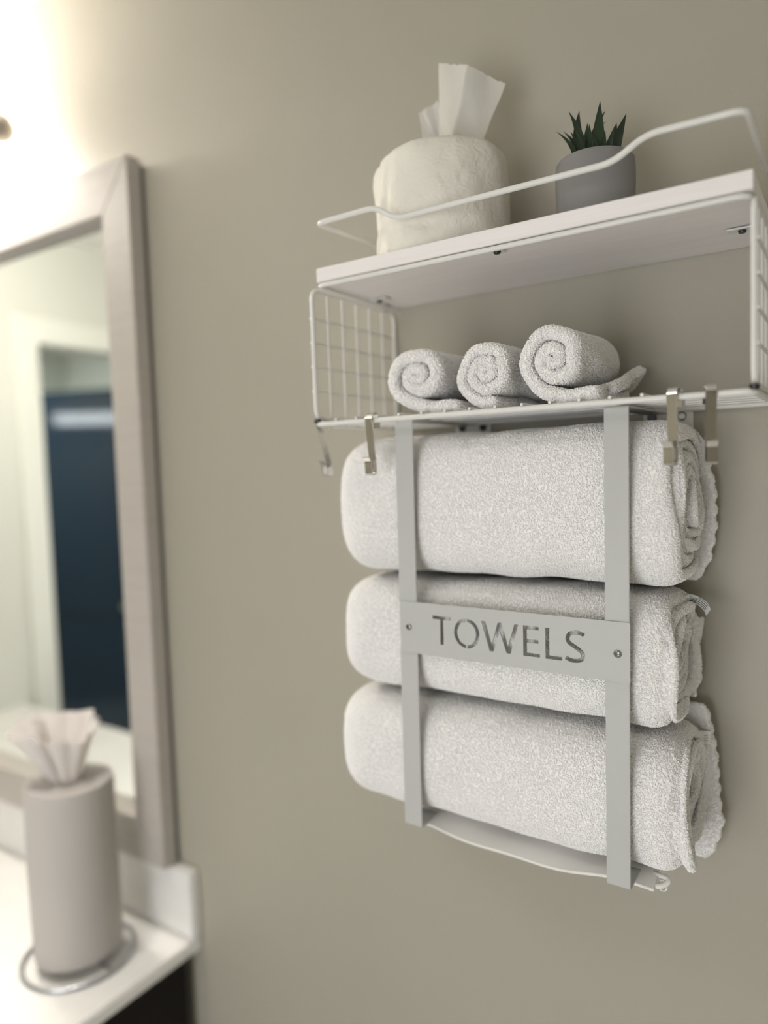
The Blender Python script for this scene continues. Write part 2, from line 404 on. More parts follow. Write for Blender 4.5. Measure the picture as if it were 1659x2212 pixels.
# ------------------------------------------------------------------ towel holder
th = thing('towel_holder', 'grey-white metal towel holder with a stencilled TOWELS plate below the shelf', 'towel rack', (.196, 0, -.42))
SX = ((.0812, .1017), (.2900, .3106)); ZB, ZT, YS = -.4212, -.0050, -.1463
for k, (x0, x1) in enumerate(SX):
    xc = (x0+x1)/2; wdt = x1-x0
    bm = bmesh.new()
    pth = round_path([(xc, -.0015, ZT), (xc, YS, ZT), (xc, YS, ZB), (xc, YS+.036, ZB)], .0022, 3)
    add_strip(bm, pth, (1, 0, 0), wdt, .0016)
    bevel_all(bm, .0004, 1, .9)
    st = bmobj('strap', bm, M_GREY, th, True, .6)
    # wall plate at the back with two dark fixing holes
    hx = ((.0830, .1095), (.2960, .3245))[k]
    bm = bmesh.new(); add_box(bm, (hx[0]-.009, -.0026, -.022), (hx[1]+.010, -.0008, -.0012), .0012, 1)
    wp = bmobj('wall_plate', bm, M_POWDER, th, True, .6)
    for j, hxx in enumerate(hx):
        if k == 1 and j == 1:
            lathe('screw', [(0, 0), (.0042, 0), (.0042, -.0008), (.003, -.0022), (0, -.0022)], (hxx, -.0026, -.0085), M_SCREW, wp, 18, 'y')
        else:
            lathe('screw_hole', [(0, 0), (.0048, 0), (.0048, -.0004), (0, -.0004)], (hxx, -.0026, -.0085), M_BLACK, wp, 20, 'y')

# lettering, cut right through the plate
def T_(x, h): w_ = .0203*h/.0285; s = .0036; c = x+w_/2; return [[(x, h), (x, h-.0034), (c-s/2, h-.0034), (c-s/2, 0), (c+s/2, 0), (c+s/2, h-.0034), (x+w_, h-.0034), (x+w_, h)]]
def O_(x0, x1, h):
    cx, cz, a, b_ = (x0+x1)/2, h/2, (x1-x0)/2, h/2+.0004; s = .0036; out = []; gp = .0007
    for sg in (-1, 1):
        t0 = math.asin(min(1, gp/a)); o_, i_ = [], []
        ti = math.asin(gp/(a-s))
        for k in range(25):
            t = t0 + (PI-2*t0)*k/24; o_.append((cx+sg*a*math.sin(t), cz+b_*math.cos(t)))
            t = ti + (PI-2*ti)*k/24; i_.append((cx+sg*(a-s)*math.sin(t), cz+(b_-s*.92)*math.cos(t)))
        out.append(o_+i_[::-1])
    return out
def W_(x0, x1, h):
    s = .0040; L = x1-x0; m1 = x0+L*.27; m2 = x0+L*.73; c = (x0+x1)/2
    return [[(x0, h), (x0+s, h), (m1+.0004, .0068), (c-s*.48, h), (c+s*.48, h), (m2-.0004, .0068), (x1-s, h), (x1, h),
             (m2+s*.5, 0), (m2-s*.5, 0), (c, h-.0085), (m1+s*.5, 0), (m1-s*.5, 0)]]
def E_(x0, x1, h): s = .0037; q = .0034; return [[(x0, 0), (x0, h), (x1-.001, h), (x1-.001, h-q), (x0+s, h-q), (x0+s, h*.5+q*.55), (x1-.0015, h*.5+q*.55), (x1-.0015, h*.5-q*.45), (x0+s, h*.5-q*.45), (x0+s, q), (x1, q), (x1, 0)]]
def L_(x0, x1, h): s = .0037; q = .0034; return [[(x0, 0), (x0, h), (x0+s, h), (x0+s, q), (x1, q), (x1, 0)]]
def S_(x0, x1, h):
    s = .0037; L = x1-x0; cl_ = []
    ctrl = [(.93, .885), (.70, .945), (.46, .945), (.22, .88), (.12, .745), (.20, .61), (.42, .515), (.62, .44), (.82, .34), (.875, .215), (.77, .10), (.50, .052), (.25, .062), (.03, .13)]
    P = [Vector((x0+u*L, v*h, 0)) for u, v in ctrl]
    def cr(p0, p1, p2, p3, t): return .5*((2*p1)+(-p0+p2)*t+(2*p0-5*p1+4*p2-p3)*t*t+(-p0+3*p1-3*p2+p3)*t**3)
    for i in range(len(P)-1):
        for k in range(4): cl_.append(cr(P[max(i-1, 0)], P[i], P[i+1], P[min(i+2, len(P)-1)], k/4))
    cl_.append(P[-1]); a, b_ = [], []
    for i, p in enumerate(cl_):
        t = (cl_[min(i+1, len(cl_)-1)]-cl_[max(i-1, 0)]).normalized(); nn = Vector((-t.y, t.x, 0))*s/2
        a.append(tuple((p+nn)[:2])); b_.append(tuple((p-nn)[:2]))
    return [a+b_[::-1]]
HZ = .0283
letters = T_(.1208, HZ)+O_(.1444, .1716, HZ)+W_(.1737, .2113, HZ)+E_(.2157, .2318, HZ)+L_(.2370, .2525, HZ)+S_(.2552, .2736, HZ)
PX0, PX1, PZ0, PZ1 = .0832, .3114, -.2386, -.1864
cu = bpy.data.curves.new('plate_outline', 'CURVE'); cu.dimensions = '2D'; cu.fill_mode = 'BOTH'; cu.extrude = .0008; cu.bevel_depth = 0
rx = .0012
rectp = []
for cx_, cz_, a0 in ((PX1-rx, PZ1-rx, 0), (PX0+rx, PZ1-rx, PI/2), (PX0+rx, PZ0+rx, PI), (PX1-rx, PZ0+rx, 1.5*PI)):
    for k in range(5): rectp.append((cx_+rx*math.cos(a0+k*PI/8), cz_+rx*math.sin(a0+k*PI/8)))
for pl in [rectp]+[[(x, z-.2263) for x, z in l] for l in letters]:
    sp_ = cu.splines.new('POLY'); sp_.points.add(len(pl)-1); sp_.use_cyclic_u = True
    for i, (x, z) in enumerate(pl): sp_.points[i].co = (x, z, 0, 1)
co = bpy.data.objects.new('tmp', cu); COL.objects.link(co)
me = bpy.data.meshes.new_from_object(co.evaluated_get(bpy.context.evaluated_depsgraph_get()))
bpy.data.objects.remove(co)
me.materials.clear()
me.transform(Matrix(((1, 0, 0, 0), (0, 0, -1, YS-.0017), (0, 1, 0, 0), (0, 0, 0, 1))))
pl_o = link('name_plate', me, M_GREY, th)
pl_o['label'] = 'plate with the stencilled word TOWELS'
for (x, z) in ((.0929, -.2122), (.3011, -.2139)):
    c = (x, YS-.0025, z)
    sc_ = lathe('plate_screw', [(0, -.0014), (.0018, -.0013), (.0031, -.0008), (.0036, 0), (.0036, .0004), (0, .0004)], c, M_SCREW, pl_o, 24, 'y')
    bm = bmesh.new(); add_box(bm, (x-.0019, c[1]-.00155, z-.00042), (x+.0019, c[1]-.0010, z+.00042)); add_box(bm, (x-.00042, c[1]-.00156, z-.0019), (x+.00042, c[1]-.0010, z+.0019))
    bmobj('cross_slot', bm, M_BLACK, pl_o)
reparent(th)
th.rotation_euler = (0, math.radians(.42), 0)

# ------------------------------------------------------------------ hooks
def hook_obj(label, loc, yaw, tilt, group):
    P = [(0, .0095, -.0105), (0, .0088, -.0020), (0, .0060, .0036), (0, .0005, .0050), (0, -.0045, .0028), (0, -.0062, -.0018), (0, -.0052, -.0090), (0, -.0012, -.0500), (0, -.0020, -.0560), (0, -.0095, -.0560), (0, -.0100, -.0460), (0, -.0102, -.0430), (0, -.0135, -.0385)]
    bm = bmesh.new(); add_strip(bm, round_path(P, .0022, 4), (1, 0, 0), .0080, .0012); bevel_all(bm, .00022, 1, .9)
    o = bmobj('s_hook', bm, M_STEEL, None, True, .5)
    o.location = loc; o.rotation_euler = (tilt, 0, yaw)
    return tag(o, label, 'hook', group)
GH = 'steel hooks on the lower shelf rail'
hook_obj('flat steel hook at the far left corner of the wire shelf', (-.0035, -.1520, -.0005), -PI/2-.15, .20, GH)
hook_obj('flat steel hook on the rail just left of the left grey strap', (.0665, -SD, -.0005), .02, 0.03, GH)
hook_obj('flat steel hook on the rail just right of the right grey strap', (.3530, -SD, .0005), -.22, -.05, GH)
hook_obj('rightmost flat steel hook on the shelf rail', (.3780, -SD, .0008), .30, .01, GH)

# ------------------------------------------------------------------ rolled cloth
def roll_cloth(name, label, cat, group, axis, u0, u1, c, R, ax, bx, n_sup, pitch, th_frac, th_end, tail, wob, cap0, cap1,
               mt, pile_density, loop, edge_var=.003, nu=46, dirs=1, uneven=0.0):
    """Spiral sheet. a,b = section axes; u = roll axis. th_end = polar angle (rad) at which the outer layer ends."""
    turns = max(1.6, R/pitch - .25)
    th0 = th_end - turns*2*PI
    ths = np.linspace(th0, th_end, int(turns*60))
    rb = R - pitch*.5 - pitch*(th_end-ths)/(2*PI)
    rb = np.maximum(rb, pitch*.22)
    def S(t):
        ct, st = np.abs(np.cos(t)), np.abs(np.sin(t))
        return (ct**n_sup+st**n_sup)**(-1/n_sup)
    fr = np.clip(rb/R, 0, 1)
    sh_ = 1+(S(ths)-1)*fr
    A = rb*sh_*np.cos(ths)*dirs*ax; B = rb*sh_*np.sin(ths)*bx
    C2 = np.stack([A, B], 1)
    ntail = 0
    if tail:
        tt = np.array(tail); ntail = 14
        base = C2[-1]; dv = C2[-1]-C2[-3]; dv = dv/np.linalg.norm(dv)
        pts = [base]+[np.array(p) for p in tail]
        # catmull through the tail points
        Pq = [base-dv*.01]+pts+[2*pts[-1]-pts[-2]]
        add = []
        segs = len(pts)-1
        for i in range(segs):
            p0, p1, p2, p3 = Pq[i], Pq[i+1], Pq[i+2], Pq[i+3]
            for k in range(1, 9):
                t = k/8; add.append(.5*((2*p1)+(-p0+p2)*t+(2*p0-5*p1+4*p2-p3)*t*t+(-p0+3*p1-3*p2+p3)*t**3))
        ntail = len(add); C2 = np.concatenate([C2, np.array(add)])
    N = len(C2)
    T = np.gradient(C2, axis=0); T /= (np.linalg.norm(T, axis=1)[:, None]+1e-12)
    Nn = np.stack([T[:, 1], -T[:, 0]], 1)*dirs
    h = pitch*th_frac/2
    # profile round the sheet: outer side along u, round the end, back along inner side
    L = u1-u0; us = np.linspace(h, L-h, nu); prof = []
    for u in us: prof.append((u, 1.0))
    for k in range(1, 5): a_ = PI*k/5; prof.append((L-h+h*math.sin(a_), math.cos(a_)))
    for u in us[::-1]: prof.append((u, -1.0))
    for k in range(1, 5): a_ = PI*k/5; prof.append((h-h*math.sin(a_), -math.cos(a_)))
    prof = np.array(prof); Mp = len(prof)
    s_len = np.concatenate([[0], np.cumsum(np.linalg.norm(np.diff(C2, axis=0), axis=1))])
    ph = rng.uniform(0, 6.28, 12)
    e0 = .35*edge_var*(np.sin(s_len*23+ph[0])+.6*np.sin(s_len*61+ph[1])); e1 = edge_var*(np.sin(s_len*27+ph[2])+.6*np.sin(s_len*57+ph[3]))
    e1 = e1 + uneven*np.linspace(-1, 1, N)
    U = prof[:, 0][None, :]/L
    uu = u0 + (U*(L+e1[:, None]-e0[:, None])+e0[:, None])
    e = np.minimum(np.abs(uu-u0), 9); e_ = np.minimum(np.abs(u1-uu), 9)
    k = np.ones_like(uu)
    k -= cap0[1]*(1-np.sqrt(1-np.clip(1-e/cap0[0], 0, 1)**2))
    k -= cap1[1]*(1-np.sqrt(1-np.clip(1-e_/cap1[0], 0, 1)**2))
    ang = np.arctan2(C2[:, 1], C2[:, 0])[:, None]
    rad = np.linalg.norm(C2, axis=1)[:, None]
    wv = wob*(np.sin(uu*38+ph[4]+2*np.sin(ang+ph[5]))*.5+np.sin(uu*71+3*ang+ph[6])*.35+np.sin(2*ang+uu*19+ph[7])*.6+.35*np.sin(5*ang+uu*95+ph[8]))
    kk = k*(1+wv/R)
    endt = np.sqrt(np.clip(1-(1-np.clip((s_len[-1]-s_len)/(h*1.3), 0, 1))**2, .004, 1))[:, None]
    off = prof[:, 1][None, :]*h*endt
    a3 = C2[:, 0][:, None]*kk+Nn[:, 0][:, None]*off*k
    b3 = C2[:, 1][:, None]*kk+Nn[:, 1][:, None]*off*k
    V = [uu, a3, b3]
    X, Y, Z = axis(*V)
    verts = np.stack([X+c[0], Y+c[1], Z+c[2]], 2).reshape(-1, 3)
    idx = np.arange(N*Mp).reshape(N, Mp)
    i0 = idx[:-1, :]; i1 = idx[1:, :]; j1 = np.roll(idx, -1, 1)
    F = np.stack([i0, j1[:-1], j1[1:], i1], 2).reshape(-1, 4)
    root = thing(name, label, cat, tuple(c), group)
    me = bpy.data.meshes.new('cloth_roll'); 
    faces = F.tolist()+[idx[0].tolist(), idx[-1].tolist()[::-1]]
    me.from_pydata((verts-np.array(c)).tolist(), [], faces); me.update()
    bm = bmesh.new(); bm.from_mesh(me); bmesh.ops.recalc_face_normals(bm, faces=bm.faces); bm.to_mesh(me); bm.free()
    body = link('cloth_roll', me, mt, root, True)
    # pile emitter: outer turn, tail, and the rounded edges of every layer
    nt_ = len(ths); turn1 = nt_-int(60*1.06)
    keep = np.zeros((N-1, Mp), bool)
    keep[turn1:, :nu+2] = True; keep[turn1:, -3:] = True
    keep[nt_-2:, :] = True
    keep[:, nu-3:nu+8] = True; keep[:, -8:] = True; keep[:, :3] = True
    Fk = F[keep.reshape(-1)]
    me2 = bpy.data.meshes.new('terry_pile'); me2.from_pydata((verts-np.array(c)).tolist(), [], Fk.tolist()); me2.update()
    # consistent outward direction
    nv = np.array([p.normal[:] for p in me2.polygons])
    bm = bmesh.new(); bm.from_mesh(me2)
    loose = [v for v in bm.verts if not v.link_faces]; bmesh.ops.delete(bm, geom=loose, context='VERTS')
    bm.to_mesh(me2); bm.free()
    # orient by comparing with the body mesh normals
    bn = body.data.polygons[int(nt_-5)*Mp+10].normal
    p0_ = F[int(nt_-5)*Mp+10]
    q = verts[p0_]; nn = np.cross(q[1]-q[0], q[2]-q[1])
    if np.dot(nn, np.array(bn[:])) < 0: me2.flip_normals()
    pile = link('terry_pile', me2, M_LOOP, root, True); pile['kind'] = 'stuff'
    md = pile.modifiers.new('pile', 'NODES'); md.node_group = pile_nodes(loop[0], loop[1], pile_density, loop[2])
    return root

def pile_nodes(height, width, density, tilt):
    key = 'terry_%d_%d_%d' % (height*1e6, width*1e6, density)
    if key in bpy.data.node_groups: return bpy.data.node_groups[key]
    ng = bpy.data.node_groups.new(key, 'GeometryNodeTree')
    ng.interface.new_socket('Geometry', in_out='INPUT', socket_type='NodeSocketGeometry')
    ng.interface.new_socket('Geometry', in_out='OUTPUT', socket_type='NodeSocketGeometry')
    N = ng.nodes.new; Lk = ng.links.new
    gi, go = N('NodeGroupInput'), N('NodeGroupOutput')
    dp = N('GeometryNodeDistributePointsOnFaces'); dp.inputs['Density'].default_value = density
    Lk(gi.outputs[0], dp.inputs['Mesh'])
    cv = N('GeometryNodeCurveQuadraticBezier'); cv.inputs['Resolution'].default_value = 5
    cv.inputs['Start'].default_value = (-width*.5, 0, -.0006); cv.inputs['Middle'].default_value = (0, 0, height*2); cv.inputs['End'].default_value = (width*.5, width*.3, -.0006)
    cc = N('GeometryNodeCurvePrimitiveCircle'); cc.inputs['Resolution'].default_value = 4; cc.inputs['Radius'].default_value = width*.30
    cm = N('GeometryNodeCurveToMesh'); Lk(cv.outputs[0], cm.inputs['Curve']); Lk(cc.outputs[0], cm.inputs['Profile Curve'])
    sm = N('GeometryNodeSetMaterial'); sm.inputs['Material'].default_value = M_LOOP; Lk(cm.outputs[0], sm.inputs[0])
    ss = N('GeometryNodeSetShadeSmooth'); Lk(sm.outputs[0], ss.inputs[0])
    ip = N('GeometryNodeInstanceOnPoints'); Lk(dp.outputs['Points'], ip.inputs['Points']); Lk(ss.outputs[0], ip.inputs['Instance'])
    Lk(dp.outputs['Rotation'], ip.inputs['Rotation'])
    ri = N('GeometryNodeRotateInstances'); Lk(ip.outputs[0], ri.inputs['Instances'])
    rv = N('FunctionNodeRandomValue'); rv.data_type = 'FLOAT_VECTOR'
    rv.inputs[0].default_value = (-tilt, -tilt, -3.14); rv.inputs[1].default_value = (tilt, tilt, 3.14)
    Lk(rv.outputs[0], ri.inputs['Rotation'])
    si = N('GeometryNodeScaleInstances'); Lk(ri.outputs[0], si.inputs['Instances'])
    r2 = N('FunctionNodeRandomValue'); r2.data_type = 'FLOAT'; r2.inputs[2].default_value = .7; r2.inputs[3].default_value = 1.25
    Lk(r2.outputs[1], si.inputs['Scale'])
    Lk(si.outputs[0], go.inputs[0])
    return ng

axX = lambda u, a, b: (u, a, b)     # roll axis along X: a -> Y, b -> Z
axY = lambda u, a, b: (a, u, b)     # roll axis along Y (u negative = towards the room)
LOOPB = (.00135, .00115, .5)
LOOPW = (.0015, .0012, .6)
GB = 'rolled bath towels stacked in the holder'
DB = 760000
t1 = roll_cloth('bath_towel', 'topmost of the three rolled white bath towels', 'towel', GB, axX, -.009, .349, (0, -.0738, -.0872), .0700,
                1.0, 1.145, 4.2, .0105, .90, math.radians(25), None, .0016, (.046, .44), (.024, .18), M_TERRY, DB, LOOPB, .003, 60, 1, -.004)
t2 = roll_cloth('bath_towel', 'middle rolled white bath towel behind the TOWELS plate, striped tag at right', 'towel', GB, axX, -.007, .339, (0, -.0738, -.2265), .0700,
                1.0, .930, 4.2, .0105, .86, math.radians(20), None, .0014, (.042, .42), (.020, .16), M_TERRY, DB, LOOPB, .004, 60, 1, .004)
t3 = roll_cloth('bath_towel', 'lowest rolled white bath towel with loose hem hanging underneath', 'towel', GB, axX, -.016, .347, (0, -.0738, -.3545), .0700,
                1.0, .960, 4.0, .0105, .88, math.radians(20), None, .0018, (.046, .42), (.022, .18), M_TERRY, DB, LOOPB, .004, 60, 1, .006)
# woven tag of the middle towel: a folded ribbon with dark stripes
def ribbon(name, path, wdir, width, mt, parent, thick=.0004):
    bm = bmesh.new(); add_strip(bm, [Vector(p) for p in path], wdir, width, thick)
    return bmobj(name, bm, mt, parent, True, .8)
tc_ = [(.333, -.052, -.1790), (.345, -.053, -.1800), (.3520, -.054, -.1830), (.3570, -.055, -.1870), (.3590, -.056, -.1920)]
off = Vector((0, -.0738, -.2265))
tg = ribbon('woven_tag', [Vector(p)-off for p in round_path(tc_, .004, 4)], (.45, -.55, .70), .010, M_TAG, t2)
tg['label'] = 'white satin tag with dark stripes'
for k in range(4):
    q = [Vector(p)-off+Vector((.45, -.55, .70)).normalized()*(-.0036+k*.0024)+Vector((.0002, -.0005, .0002)) for p in round_path(tc_, .004, 4)]
    ribbon('tag_stripe', q[2+k:-2], (.45, -.55, .70), .0007, M_TAGINK, tg, .0004)
# second layer of the lowest towel standing out at the back right, with its hem and faint mark
off3 = Vector((0, -.0738, -.3545))
def sheet(name, grid, thick, mt, parent, off):
    """grid[i][j] points, thickened"""
    g = np.array(grid, float); n, m_ = g.shape[:2]
    du = np.gradient(g, axis=0); dv = np.gradient(g, axis=1); nn = np.cross(du, dv); nn /= np.linalg.norm(nn, axis=2)[..., None]+1e-12
    A = g+nn*thick/2; B = g-nn*thick/2
    vs = np.concatenate([A.reshape(-1, 3), B.reshape(-1, 3)])-np.array(off)
    K = n*m_; fs = []
    I = lambda i, j: i*m_+j
    for i in range(n-1):
        for j in range(m_-1):
            fs.append((I(i, j), I(i+1, j), I(i+1, j+1), I(i, j+1))); fs.append((K+I(i, j), K+I(i, j+1), K+I(i+1, j+1), K+I(i+1, j)))
    for i in range(n-1):
        fs.append((I(i, 0), K+I(i, 0), K+I(i+1, 0), I(i+1, 0))); fs.append((I(i, m_-1), I(i+1, m_-1), K+I(i+1, m_-1), K+I(i, m_-1)))
    for j in range(m_-1):
        fs.append((I(0, j), I(0, j+1), K+I(0, j+1), K+I(0, j))); fs.append((I(n-1, j), K+I(n-1, j), K+I(n-1, j+1), I(n-1, j+1)))
    o = mesh(name, vs.tolist(), fs, mt, parent, True, 1.2)
    bm = bmesh.new(); bm.from_mesh(o.data); bmesh.ops.recalc_face_normals(bm, faces=bm.faces); bm.to_mesh(o.data); bm.free()
    return o
def loose_layer(zs, xs, y0, y1, parent, off, name='loose_layer', den=DB):
    """layer of towelling at the back, its free edge following zs/xs"""
    n = 40; g = []
    zz = np.linspace(zs[0], zs[-1], n); xx = np.interp(zz[::-1], zs[::-1], xs[::-1])[::-1] if zs[0] > zs[-1] else np.interp(zz, zs, xs)
    for i in range(n):
        row = []
        for j in range(16):
            t = j/15; x = .300+(xx[i]-.300+.0012*math.sin(zz[i]*420))*t
            y = y0+(y1-y0)*(i/(n-1))+.003*math.sin(zz[i]*55+t*2)-.004*t*math.sin(i/6)
            row.append((x, y, zz[i]))
        g.append(row)
    o = sheet(name, g, .0075, M_TERRY, parent, off)
    me2 = o.data.copy()
    pl = link('terry_pile', me2, None, parent, True); pl['kind'] = 'stuff'
    md = pl.modifiers.new('pile', 'NODES'); md.node_group = pile_nodes(LOOPB[0], LOOPB[1], den, LOOPB[2])
    return o
loose_layer([-.289, -.300, -.340, -.385, -.402, -.425, -.438], [.349, .3545, .3600, .3625, .3660, .3600, .3530], -.020, -.026, t3, off3)
loose_layer([-.186, -.215, -.240, -.262, -.280], [.339, .3435, .3410, .3460, .3410], -.020, -.024, t2, off)
loose_layer([-.020, -.035, -.080, -.120, -.150, -.166], [.335, .351, .3600, .3590, .3540, .3440], -.022, -.024, t1, Vector((0, -.0738, -.0872)))
fg = []
for i in range(40):
    x = .074+.250*i/39; row = []
    for j in range(10):
        s_ = j/9; sag = .0075*math.sin(max(0, min(1, (x-.10)/.19))*PI)
        row.append((x, -.070-.0500*s_, -.4205-.0100*s_**1.5-sag*(.3+.7*s_)+.0012*math.sin(x*60+s_*3)))
    fg.append(row)
fl = sheet('loose_flap', fg, .0030, M_HEM, t3, off3)
mk = bpy.data.curves.new('mark', 'FONT'); mk.body = 'AE'; mk.size = .0085; mk.extrude = .0002
mo = bpy.data.objects.new('tmp', mk); COL.objects.link(mo)
me = bpy.data.meshes.new_from_object(mo.evaluated_get(bpy.context.evaluated_depsgraph_get())); bpy.data.objects.remove(mo); me.materials.clear()
me.transform(Matrix(((1, 0, 0, .3450), (0, 0, -1, -.0340), (0, 1, 0, -.3205), (0, 0, 0, 1))))
me.transform(Matrix.Translation(-off3))
lb = box('woven_label', (.3440-off3.x, -.0338-off3.y, -.3235-off3.z), (.3570-off3.x, -.0330-off3.y, -.3110-off3.z), M_HEM, t3)
link('label_letters', me, mat('label_thread', (.38, .37, .34), .8), lb)
# hem with double stitching on the loose end under the lowest towel, and a pulled thread loop
bm = bmesh.new(); hp = [(x, -.1205, -.4308-.0075*math.sin(max(0, min(1, (x-.10)/.19))*PI)+.0012*math.sin(x*60+3)) for x in np.linspace(.073, .324, 40)]
add_tube(bm, [Vector(p)-off3 for p in hp], .0017, 8)
add_tube(bm, [Vector(p)-off3+Vector((0, .005, -.0012)) for p in hp], .0019, 8)
hm = bmobj('woven_hem', bm, M_HEM, t3, True, 1)
bm = bmesh.new(); add_tube(bm, [Vector((.3290+.0036*math.cos(a), -.110, -.4315+.0048*math.sin(a)))-off3 for a in np.linspace(0, 2*PI, 24, endpoint=False)], .0006, 6, True)
bmobj('pulled_thread', bm, M_TERRY, t3, True)
bm = bmesh.new(); add_tube(bm, [Vector(p)-off3 for p in round_path([(.296, -.116, -.4290), (.312, -.117, -.4310), (.330, -.114, -.4300), (.336, -.108, -.4250), (.320, -.104, -.4255)], .006, 4)], .0024, 10)
bmobj('hem_fold', bm, M_HEM, t3, True)

GW = 'rolled washcloths on the wire shelf'
DWc = 620000
w1 = roll_cloth('washcloth', 'leftmost rolled white washcloth with a loose end lying to its right', 'towel', GW, axY, -.152, -.028, (.1140, 0, .0380), .0335,
                1.20, 1.0, 2.1, .0134, .86, math.radians(268), [(.014, -.0315), (.030, -.0312), (.044, -.0330)], .0018, (.010, .05), (.02, .12), M_WASH, DWc, LOOPW, .0015, 26)
w2 = roll_cloth('washcloth', 'middle rolled white washcloth, nearly round, no loose end', 'towel', GW, axY, -.154, -.030, (.1870, 0, .0345), .0322,
                1.05, .98, 2.2, .0108, .86, math.radians(290), None, .0030, (.010, .05), (.02, .12), M_WASH, DWc, LOOPW, .0015, 26)
w3 = roll_cloth('washcloth', 'rightmost and largest rolled white washcloth with ruffled loose end behind', 'towel', GW, axY, -.155, -.030, (.2530, 0, .0390), .0345,
                1.03, 1.02, 2.3, .0134, .84, math.radians(262), [(.010, -.0335), (.024, -.0325), (.037, -.0300)], .0032, (.010, .06), (.03, .22), M_WASH, DWc, LOOPW, .0018, 26)
# ruffled hem corner at the back of the right washcloth
gr = []
for i in range(16):
    t = i/15; row = []
    for j in range(14):
        s = j/13
        row.append((.262+.032*s+.0035*math.sin(t*7), -.115+.088*t, .0095+.026*s**1.3*(.15+.85*t)+.0025*math.sin(s*8+t*6)*t))
    gr.append(row)
hc = sheet('hem_corner', gr, .0080, M_WASH, w3, Vector((.2530, 0, .0390)))
hp_ = link('terry_pile', hc.data.copy(), None, hc, True); hp_['kind'] = 'stuff'
hp_.modifiers.new('pile', 'NODES').node_group = pile_nodes(LOOPW[0], LOOPW[1], DWc, LOOPW[2])

# ------------------------------------------------------------------ toilet roll with tissue
TPc, TPr = (.111, -.0815), .0672
tp = thing('toilet_roll', 'thick white tissue-wrapped toilet roll with sheets pulled up, on the top board', 'toilet paper', (TPc[0], TPc[1], BZ1))
def dsp(a, h, r):
    if r < .03: return 0
    left = math.exp(-((math.degrees(a) % 360-205)/34)**2)          # the wrap bags out in folds on the left
    return (r/.067)**2*(.0008*math.sin(5*a+h*60)+.0005*math.sin(11*a+h*70)+left*(-.0002+.0036*abs(math.sin(a*7.5+h*12+.6*math.sin(h*70)))**1.6+.0012*math.sin(a*23-h*80)))
H0, H1 = BZ1+.0004, .2655
prof = [(.0, H0), (.058, H0), (TPr-.003, H0+.0015), (TPr-.001, H0+.006)]
prof += [(TPr, H0+.008+.0095*k) for k in range(1, 9)]
prof += [(TPr-.0010, H1-.014), (TPr-.0030, H1-.007), (TPr-.0075, H1-.002), (TPr-.014, H1), (.040, H1), (.024, H1-.0015), (.0215, H1-.006), (.021, H1-.05), (0, H1-.05)]
lathe('paper_roll', prof, (TPc[0], TPc[1], 0), M_WRAP, tp, 220, disp=dsp, sharp=2.5)
def fold_sheet(name, bottom, top, parent, mt, n=14, m_=18, wob=.0012, thick=.00025, torn=0.0, seed=0):
    """paper between two polylines, gently crumpled"""
    r_ = random.Random(seed); B = [Vector(p) for p in bottom]; T = [Vector(p) for p in top]
    def samp(P, t):
        f = t*(len(P)-1); i = min(int(f), len(P)-2); return P[i].lerp(P[i+1], f-i)
    g = []; K = (len(B)-1)
    cols = n*K+1
    for i in range(cols):
        t = i/(cols-1); row = []; tr = torn*r_.uniform(-1, 1)
        for j in range(m_+1):
            s = j/m_; p = samp(B, t).lerp(samp(T, t), s)
            p = p+Vector((wob*.5*math.sin(9*s+7*t+seed), wob*math.sin(6*s*1.3+11*t+seed)+wob*.6*math.sin(17*s+5*t), (tr if j == m_ else 0)))
            row.append(p[:])
        g.append(row)
    return sheet(name, g, thick, mt, parent, (0, 0, 0))
fold_sheet('tissue_sheet', [(.1000, -.078, .225), (.1130, -.090, .225), (.1270, -.076, .225)],
           [(.1077, -.075, .3649), (.1477, -.092, .3435), (.1758, -.065, .3280)], tp, M_TISSUE, torn=.0008, seed=3)
fold_sheet('tissue_sheet', [(.0980, -.070, .225), (.1060, -.064, .225)],
           [(.0720, -.060, .3310), (.0960, -.060, .3370)], tp, M_TISSUE, seed=5)
reparent(tp)
# the tissue stands in the core: widen it just above the rim

